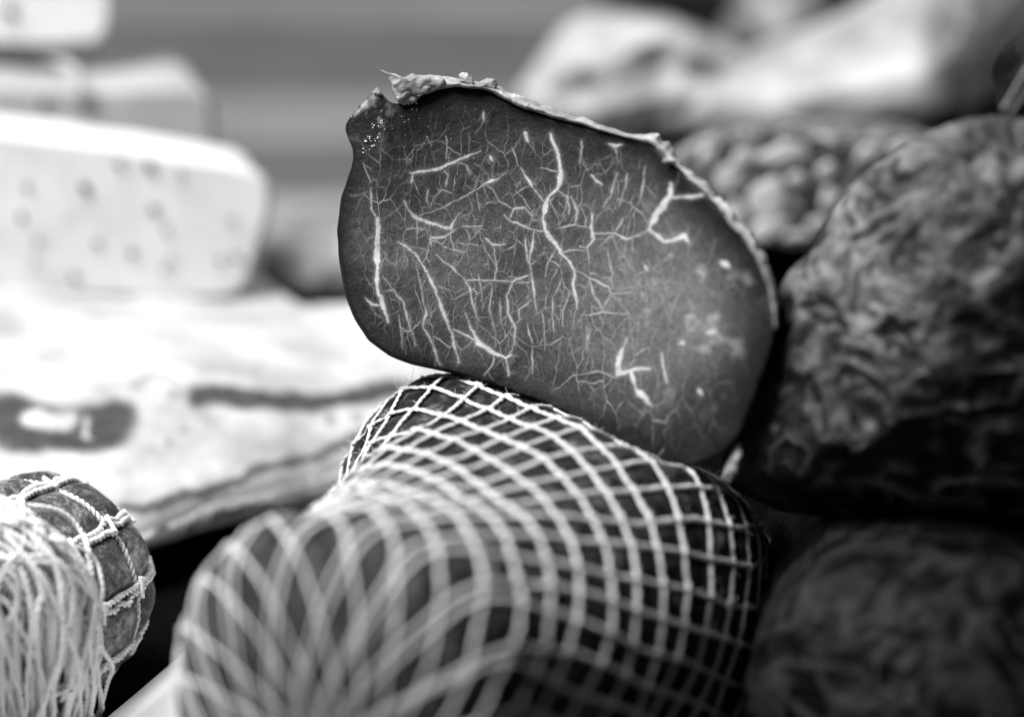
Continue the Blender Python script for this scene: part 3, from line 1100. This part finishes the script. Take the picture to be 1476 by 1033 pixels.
# dark casing tail standing up on it
tl = thing("tied_sausage_end", "dark wrinkled sausage end tied with pale string, standing on the mottled ham piece", "sausage", PV(np.array(1476.), np.array(165.), 0.66))
loaf("casing", [(1438, 164), (1446, 140), (1458, 112), (1474, 92), (1520, 70), (1580, 90), (1600, 150), (1560, 176), (1480, 172)], 0.665, 0.012, 0.05, M_MOT2, tl, 120, 50, lump=0.003, lscale=140, seed=231)
for (a, b, c) in (((1444, 160), (1462, 130), (1482, 96)), ((1456, 166), (1474, 140), (1496, 110))):
    pts = spline(np.array([a, b, c], float), 30)
    q = PV(pts[:, 0], pts[:, 1], 0.653)
    mb = MB()
    tube(mb, q, 0.0005, 7)
    mb.build("string", M_RIND, tl)

# lower-right sausage
OUT_L = [(1190, 832), (1260, 812), (1340, 806), (1430, 810), (1520, 830), (1600, 880), (1650, 970), (1660, 1080), (1620, 1200), (1520, 1290), (1380, 1320), (1230, 1300),
         (1120, 1220), (1070, 1120), (1064, 1030), (1082, 955), (1130, 880)]
t = thing("dark_salami", "thick dark mottled salami lying below the mottled ham piece, end towards the front", "salami", PV(np.array(1360.), np.array(1240.), 0.62))
loaf("meat", OUT_L, 0.610, 0.040, 0.25, M_MOT2, t, 360, 140, lump=0.0025, lscale=40, seed=301, dp=2.0, zmin=0.006, taper=0.9, back=(0.12, 1, -0.06), wrinkle=0.0012, wscale=75)


# ------------------------------------------------------------------ tied salami bottom left
def cord(mb, p, r, period=0.0042):
    """two-ply twisted twine along p"""
    L = np.linalg.norm(np.diff(p, axis=0), axis=1).sum()
    q = resample(p, max(24, int(L / 0.0006)), False)
    T = np.gradient(q, axis=0)
    T /= np.linalg.norm(T, axis=1)[:, None] + 1e-12
    ref = np.array([0.3, 0.2, 0.93])
    U = np.cross(T, ref)
    U /= np.linalg.norm(U, axis=1)[:, None] + 1e-9
    V = np.cross(T, U)
    ph = 2 * math.pi * np.linspace(0, L / period, len(q)) + rng.uniform(0, 6)
    thick = 1 + 0.12 * np.interp(np.arange(len(q)), np.linspace(0, len(q), 20), rng.normal(0, 1, 20))
    for h in (0, math.pi):
        pts = q + r * 0.52 * (np.cos(ph + h)[:, None] * U + np.sin(ph + h)[:, None] * V)
        tube(mb, pts, r * 0.62 * thick, 5)


def build_tied_salami():
    cpos = PV(np.array(20.), np.array(905.), 0.70)
    r0 = 0.038
    cpos[2] = 0.041
    t = thing("tied_salami", "mouldy tied salami bound with white strings, a tangle of loose string over its end", "salami", (cpos[0], cpos[1], 0.006))
    ax = np.array([0.42, 1.0, 0.0])
    ax /= np.linalg.norm(ax)
    U = np.cross(ax, [0, 0, 1.0])
    V = np.array([0, 0, 1.0])
    longs = [math.radians(a) for a in (8, 43, 82, 120, 160, 205, 250, 300, 335)]      # lengthwise doubled strings
    ringsS = [0.12, 0.40, 0.66, 0.88]
    L = 0.085

    def surf(s, th, lift=0.0):
        s = np.asarray(s, float)
        th = np.asarray(th, float)
        x = np.clip(s, 0, 1) * 2 - 1
        r = r0 * (1 - np.abs(x) ** 3.2) ** 0.5
        bul = np.ones_like(r)
        dmin = np.full_like(th + s, 9.0)
        for a in longs:
            dd = np.abs((th - a + math.pi) % (2 * math.pi) - math.pi) * r0
            dmin = np.minimum(dmin, dd)
        for q in ringsS:
            dmin = np.minimum(dmin, np.abs(s - q) * L * 1.2)
        sink = 0.0032 * np.exp(-(dmin / 0.0045) ** 2)
        c = cpos + ax * ((s - 0.45) * L)[..., None]
        d = np.cos(th)[..., None] * U + np.sin(th)[..., None] * V
        p = c + d * (r - sink * np.minimum(r / r0, 1) + lift)[..., None]
        p = p + d * (0.0012 * fbm(p * 70, 3, 401) * np.minimum(r / r0, 1))[..., None]
        return p

    M, N = 200, 300
    S, TH = np.meshgrid(np.linspace(0.0005, 0.9995, M), np.linspace(0, 2 * math.pi, N, endpoint=False), indexing='ij')
    mesh("casing", surf(S, TH).reshape(-1, 3), ring_faces(M, N, cap0=True, cap1=True), M_SALAMI, t)
    n = 150
    s = np.linspace(0.01, 0.97, n)
    for a in longs:
        mb = MB()
        for off in (-0.0010, 0.0010):
            wob = 0.0006 * np.interp(np.arange(n), np.linspace(0, n, 24), rng.normal(0, 1, 24))
            th = a + (off + wob) / r0
            p = surf(s, th, 0.0014)
            cord(mb, p, 0.00105)
        # little hitches where the rings pass
        for q in ringsS:
            hp = surf(np.full(12, q) + 0.012 * np.linspace(-1, 1, 12), a + np.linspace(-0.09, 0.09, 12), 0.0024)
            tube(mb, hp, 0.0008, 7)
        mb.build("string", M_STRING, t)
    for q in ringsS:
        mb = MB()
        th = np.linspace(0, 2 * math.pi, 160)
        p = surf(np.full(160, q) + 0.004 * np.sin(th * 3 + q * 9), th, 0.0006)
        cord(mb, p, 0.0009)
        mb.build("ring_string", M_STRING, t)
    # loose strings hanging over the front end
    K = 75
    for k in range(K):
        hx = rng.uniform(-1.0, 0.92)
        a = np.array([-40 + 34 * rng.normal(), max(735 + 34 * rng.normal(), 716)])
        bx = 40 + 105 * hx * 1.05 if hx > 0 else 40 + 120 * hx
        mid = np.array([bx + 20 * rng.normal(), 860 + 40 * rng.normal()])
        mid1 = 0.5 * (a + mid) + np.array([26 * rng.normal(), -25 + 20 * rng.normal()])
        low = np.array([bx + 26 * rng.normal(), 975 + 50 * rng.normal()])
        end = np.array([low[0] - 10 + 24 * rng.normal(), 1090 + 40 * rng.normal()])
        pts = spline(np.array([a, mid1, mid, low, end]), 60)
        xx, yy = pts[:, 0], np.minimum(pts[:, 1], 1150)
        # ride over the domed front end of the salami
        rr = np.hypot((xx - 5) / 185.0, (yy - 905) / 195.0)
        yb = 0.700 - 0.045 * np.sqrt(np.clip(1 - np.minimum(rr, 1) ** 2, 0, 1)) - 0.006 - 0.012 * rng.random()
        p = PV(xx, yy, yb)
        p = p + 0.0014 * np.stack([fbm(p * 60 + k * 3.1 + j * 7, 2, 451 + j) for j in range(3)], -1)
        p[:, 2] = np.maximum(p[:, 2], 0.0065)
        mb = MB()
        cord(mb, p, 0.00072 * rng.uniform(0.7, 1.3))
        mb.build("loose_string", M_STRING, t)
    # loops at the top
    for k in range(14):
        cx, cy = rng.uniform(-20, 75), rng.uniform(762, 870)
        a0 = rng.uniform(0, 6.28)
        aa = np.linspace(a0, a0 + rng.uniform(3.2, 5.4), 40)
        rx, ry = rng.uniform(12, 34), rng.uniform(16, 44)
        xx, yy = cx + rx * np.cos(aa), cy + ry * np.sin(aa)
        p = PV(xx, yy, 0.650 + 0.01 * rng.random() + 0.004 * np.sin(aa * 2))
        mb = MB()
        cord(mb, p, 0.00095)
        mb.build("loose_string", M_STRING, t)


build_tied_salami()


# ------------------------------------------------------------------ pancetta slab
def build_pancetta():
    A = PZ(np.array(200.), np.array(848.), 0.006)
    B = PZ(np.array(505.), np.array(750.), 0.006)
    u = (B - A)
    u /= np.linalg.norm(u)
    nrm = np.array([-u[1], u[0], 0])          # away from the camera
    t = thing("pancetta_slab", "white pancetta slab with dark meat streaks, lying under the peppered cheese", "pancetta", (A + u * 0.02 + nrm * .06) * np.array([1, 1, 0]) + np.array([0, 0, 0.0055]))
    H, D = 0.049, 0.145
    M, N = 360, 220
    ss = np.linspace(-0.20, 0.25, M)
    th = np.linspace(0, 2 * math.pi, N, endpoint=False)
    e = 0.55
    cy = np.sign(np.cos(th)) * np.abs(np.cos(th)) ** e
    cz = np.sign(np.sin(th)) * np.abs(np.sin(th)) ** e
    rows = []
    for s in ss:
        g = 1.0
        D = max(0.06, (1.06 - (A + u * s)[1]) / nrm[1])
        end = min(s + 0.20, 0.25 - s)
        if end < 0.02:
            g = math.sqrt(max(1 - (1 - end / 0.02) ** 2, 0.002))
        hh = H * (1 + 0.05 * math.sin(s * 30))
        y = D / 2 + cy * (D / 2) * (0.9 + 0.1 * g)
        z = 0.006 + hh / 2 + cz * hh / 2 * g
        z = z - 0.010 * np.clip(1 - y / 0.07, 0, 1) ** 1.5 * (cz > 0)      # front top slopes away
        rows.append(A + u * s + nrm * y[:, None] + np.array([0, 0, 1.0]) * (z - 0.006)[:, None])
    rows = np.array(rows)
    ylim = 1.06 - 0.075 * smooth01(rows[..., 0], -0.125, -0.085)      # back edge trimmed beside the cheese
    over = np.maximum(rows[..., 1] - ylim, 0)
    rows[..., 1] -= over * 0.97
    rows[..., 2] += 0.0025 * fbm(rows * 28, 3, 501)
    rows += nrm * (0.003 * fbm(rows * 30 + 5, 3, 505))[..., None]
    v = rows.reshape(-1, 3)
    v[:, 2] = np.maximum(v[:, 2], 0.0055)
    x, y = proj(v)
    wob = 19 * np.stack([fbm(v * 55, 4, 511, 0.6), fbm(v * 55 + 3, 4, 517, 0.6)], -1)
    x, y = x + wob[:, 0], y + wob[:, 1]

    def streak(lines):
        o = np.zeros(len(x))
        for pts, wd in lines:
            pts = spline(np.array(pts, float), 24)
            best = np.full(len(x), 1e9)
            for k in range(len(pts) - 1):
                a, b = pts[k], pts[k + 1]
                ab = b - a
                q = np.clip(((x - a[0]) * ab[0] + (y - a[1]) * ab[1]) / (ab @ ab), 0, 1)
                best = np.minimum(best, np.hypot(x - a[0] - q * ab[0], y - a[1] - q * ab[1]))
            o = np.maximum(o, 1 - smooth01(best, wd * 0.38, wd * 0.66))
        return o
    meat = streak([([(280, 570), (330, 572), (380, 574), (440, 577), (500, 573), (580, 560)], 27), ([(5, 598), (40, 614), (90, 618), (140, 610), (165, 600)], 68)])
    meat = meat * (1 - streak([([(40, 602), (70, 603), (98, 598)], 24), ([(122, 600), (126, 625)], 7)]))
    meat = np.maximum(meat, 0.8 * streak([([(170, 730), (240, 717), (300, 701), (380, 678), (450, 656), (530, 632)], 15)]))
    meat = np.maximum(meat, 0.45 * streak([([(200, 545), (225, 535), (245, 545)], 16), ([(240, 565), (300, 568), (330, 570)], 12)]))
    meat = np.maximum(meat, 0.5 * streak([([(20, 483), (60, 490), (120, 493)], 9), ([(-30, 520), (10, 515), (40, 505)], 14), ([(160, 450), (200, 458), (230, 450)], 9)]))
    meat = np.maximum(meat, 0.7 * streak([([(242, 640), (243, 641)], 9), ([(264, 625), (265, 626)], 9), ([(470, 610), (472, 611)], 16), ([(515, 607), (517, 608)], 18)]))
    front = (v - A) @ nrm < 0.10
    meat = meat * front
    mesh("slab", v, [q[::-1] for q in ring_faces(M, N, cap0=True, cap1=True)], M_PANC, t, {"meat": meat})
    return A, u, nrm


build_pancetta()


# ------------------------------------------------------------------ cheeses
def build_cheese(label, outline, Y, depth, mat, bev, yaw, base_px, corns, name="cheese_block", seed=0, group=None):
    t = thing(name, label, "cheese", PV(np.array(float(base_px[0])), np.array(float(base_px[1])), Y + 0.02), group)
    o = loaf("block", outline, Y, 0.004, depth, mat, t, 220, 60, yaw=yaw, lump=0.0012, lscale=45, seed=seed, sigma=1.6, back=(-0.25, 1, 0.0), taper=0.97, bevel=0.035)
    ico = []
    for (cx, cy, r) in corns:
        c = PV(np.array(float(cx)), np.array(float(cy)), Y - 0.0053, yaw)
        mb = MB()
        rows = []
        for ph in np.linspace(0.05, math.pi - 0.05, 6):
            ring = []
            for a in np.linspace(0, 2 * math.pi, 8, endpoint=False):
                d = np.array([math.sin(ph) * math.cos(a), 0.6 * math.cos(ph), math.sin(ph) * math.sin(a)])
                ring.append(c + d * r * (0.85 + 0.3 * math.sin(cx * 1.7) + 0.22 * math.sin(a * 2 + cx) + 0.12 * math.sin(a * 3 + cy)))
            rows.append(ring)
        mb.add(np.array(rows), ring_faces(6, 8, cap0=True, cap1=True))
        mb.build("peppercorn", M_PEPPER, t)
    return t


corns = [(123, 272, 2.7), (172, 237, 2.4), (215, 240, 2.4), (262, 250, 2.2), (222, 303, 2.6), (335, 318, 2.5), (240, 333, 2.1), (55, 347, 2.5), (140, 350, 2.9), (190, 365, 2.1),
         (247, 375, 2.3), (318, 377, 2.1), (341, 370, 1.9), (108, 400, 1.9), (30, 312, 2.0), (38, 270, 1.6), (50, 380, 1.6), (258, 263, 1.7), (237, 388, 1.6), (85, 400, 1.4), (40, 213, 1.7), (10, 215, 1.7)]
build_cheese("white peppered cheese block lying on the pancetta slab", [(-160, 172), (0, 190), (180, 213), (335, 238), (376, 248), (394, 272), (388, 318), (374, 364), (358, 408), (344, 422), (300, 426), (150, 421), (0, 414), (-160, 410)],
             1.0, 0.055, M_CHEESE, 0.06, 0.0, (100, 420), [(a, b, r * 0.00074) for a, b, r in corns], seed=601)
build_cheese("greyer cheese block just behind the peppered cheese", [(-150, 118), (0, 122), (120, 128), (285, 124), (303, 134), (309, 200), (311, 300), (308, 420), (200, 428), (0, 426), (-150, 424)],
             1.095, 0.10, M_CHEESE2, 0.06, 0.0, (100, 424), [(62, 150, 0.0035)], seed=621)
build_cheese("small white cheese block on top of the greyer cheese", [(-120, -110), (0, -106), (120, -104), (150, -96), (160, -60), (158, 30), (146, 58), (100, 62), (0, 60), (-120, 58)],
             1.135, 0.06, M_CHEESE, 0.06, 0.0, (60, 60), [(15, 18, 0.003)], seed=641)
# plastic strip hanging over the greyer cheese
st = spline(np.array([(70, 85), (92, 92), (108, 112), (112, 140)], float), 24)
c3 = PV(st[:, 0], st[:, 1], 1.084)
v = np.concatenate([np.stack([c3 + np.array([dx, dy, 0]) for dx, dy in ((-.004, 0), (.004, 0), (.004, .0012), (-.004, .0012))], 1)])
o = mesh("paper_strip", v.reshape(-1, 3), ring_faces(24, 4, cap0=True, cap1=True), M_CHEESE, None)
o["label"] = "narrow pale strip hanging over the front of the greyer cheese"
o["category"] = "strip"

# ------------------------------------------------------------------ background meats
t = thing("smoked_sausage", "mottled greyish sausage behind and between the peppered cheese and the veined beef", "sausage", PV(np.array(460.), np.array(428.), 1.2))
loaf("meat", [(372, 372), (384, 345), (410, 332), (460, 326), (540, 330), (600, 350), (620, 385), (600, 425), (520, 438), (430, 436), (385, 425), (370, 400)], 1.16, 0.02, 0.08, M_MOT3, t, 160, 60, lump=0.004, seed=651)

# sausage with large fat chunks
t = thing("fat_chunk_sausage", "cut coarse sausage with large white fat chunks on the black stand", "sausage", PV(np.array(1170.), np.array(355.), 1.01))
loaf("meat", [(950, 240), (985, 205), (1040, 188), (1120, 184), (1200, 190), (1300, 192), (1380, 205), (1420, 245), (1410, 300), (1350, 340), (1250, 356), (1150, 358), (1070, 350), (1000, 320), (955, 285)],
     0.985, 0.006, 0.06, M_COARSE, t, 220, 70, lump=0.002, seed=661, bevel=0.1)
for (cx, cy, rx, ry, a) in [(1130, 222, 40, 17, 3), (1110, 288, 30, 40, -25), (1192, 246, 15, 15, 0), (1150, 258, 15, 13, -20), (1108, 330, 34, 16, 25), (1052, 258, 22, 28, 0), (1070, 228, 18, 14, 0),
                            (1195, 285, 15, 17, 10), (1178, 322, 17, 12, 0), (1150, 340, 22, 9, 0), (1250, 220, 19, 15, 25), (1298, 216, 18, 13, -10), (1060, 310, 18, 22, 10), (1230, 300, 16, 12, 30), (1020, 225, 14, 14, 0)]:
    th = np.linspace(0, 2 * math.pi, 16, endpoint=False)
    rows = []
    ca, sa = math.cos(math.radians(a)), math.sin(math.radians(a))
    for q, h in ((0.05, -0.0010), (0.5, -0.0009), (0.85, -0.0006), (1.0, 0.0004), (0.9, 0.003)):
        ex, ey = rx * q * np.cos(th) * (1 + 0.16 * np.sin(3 * th + cx)) + 0.2 * ry * q * np.sin(2 * th), ry * q * np.sin(th) * (1 + .18 * np.cos(2 * th + cy))
        p = PV(cx + ex * ca + ey * sa, cy - ex * sa + ey * ca, 0.979)
        p[:, 1] += h
        rows.append(p)
    mesh("fat_chunk", np.array(rows).reshape(-1, 3), ring_faces(5, 16, cap0=True, cap1=True), M_CHUNKFAT, t)


def field(lines):
    def f(v):
        x, y = proj(v)
        wx = 16 * fbm(v * 25, 3, 701)
        o = np.zeros(len(v))
        for (cx, cy, rx, ry, ang) in lines:
            ca, sa = math.cos(math.radians(ang)), math.sin(math.radians(ang))
            dx, dy = x + wx - cx, y + wx * 0.5 - cy
            q = np.hypot((dx * ca - dy * sa) / rx, (dx * sa + dy * ca) / ry)
            o = np.maximum(o, 1 - smooth01(q, 0.7, 1.2))
        return {"meat": o}
    return f


t = thing("ham_leg", "long pale ham leg with thick white fat lying across the black stand", "ham", PV(np.array(1200.), np.array(200.), 1.16))
loaf("leg", [(985, 170), (1010, 130), (1070, 105), (1130, 88), (1200, 55), (1260, 20), (1320, -40), (1400, -130), (1560, -160), (1640, -60), (1620, 100), (1560, 190), (1440, 225), (1300, 228), (1150, 224), (1040, 214)],
     1.15, 0.05, 0.10, M_HAM, t, 220, 70, lump=0.006, lscale=22, seed=711, attrs=field([(1450, 90, 120, 150, 20), (1450, 180, 130, 60, 0)]))
t = thing("marbled_ham_piece", "pale marbled ham chunk behind the veined beef, next to the long ham leg", "ham", PV(np.array(900.), np.array(180.), 1.32))
loaf("chunk", [(740, 150), (770, 110), (790, 70), (820, 42), (880, 30), (960, 40), (1040, 70), (1100, 95), (1120, 150), (1090, 205), (980, 222), (850, 215), (770, 195)],
     1.22, 0.04, 0.10, M_HAM, t, 200, 60, lump=0.008, lscale=30, seed=721, attrs=field([(930, 92, 60, 22, 24), (835, 122, 46, 16, 20), (940, 160, 80, 14, 10), (1020, 100, 34, 20, 0), (1040, 160, 30, 16, 0)]))
t = thing("hock_piece", "small dark meat piece with a pale stripe behind the long ham leg", "cured meat", PV(np.array(1110.), np.array(60.), 1.45))
loaf("meat", [(1040, 70), (1050, 20), (1080, -20), (1140, -40), (1190, -20), (1210, 40), (1180, 90), (1100, 110)], 1.42, 0.03, 0.07, M_MOT3, t, 140, 50, lump=0.006, lscale=30, seed=731)
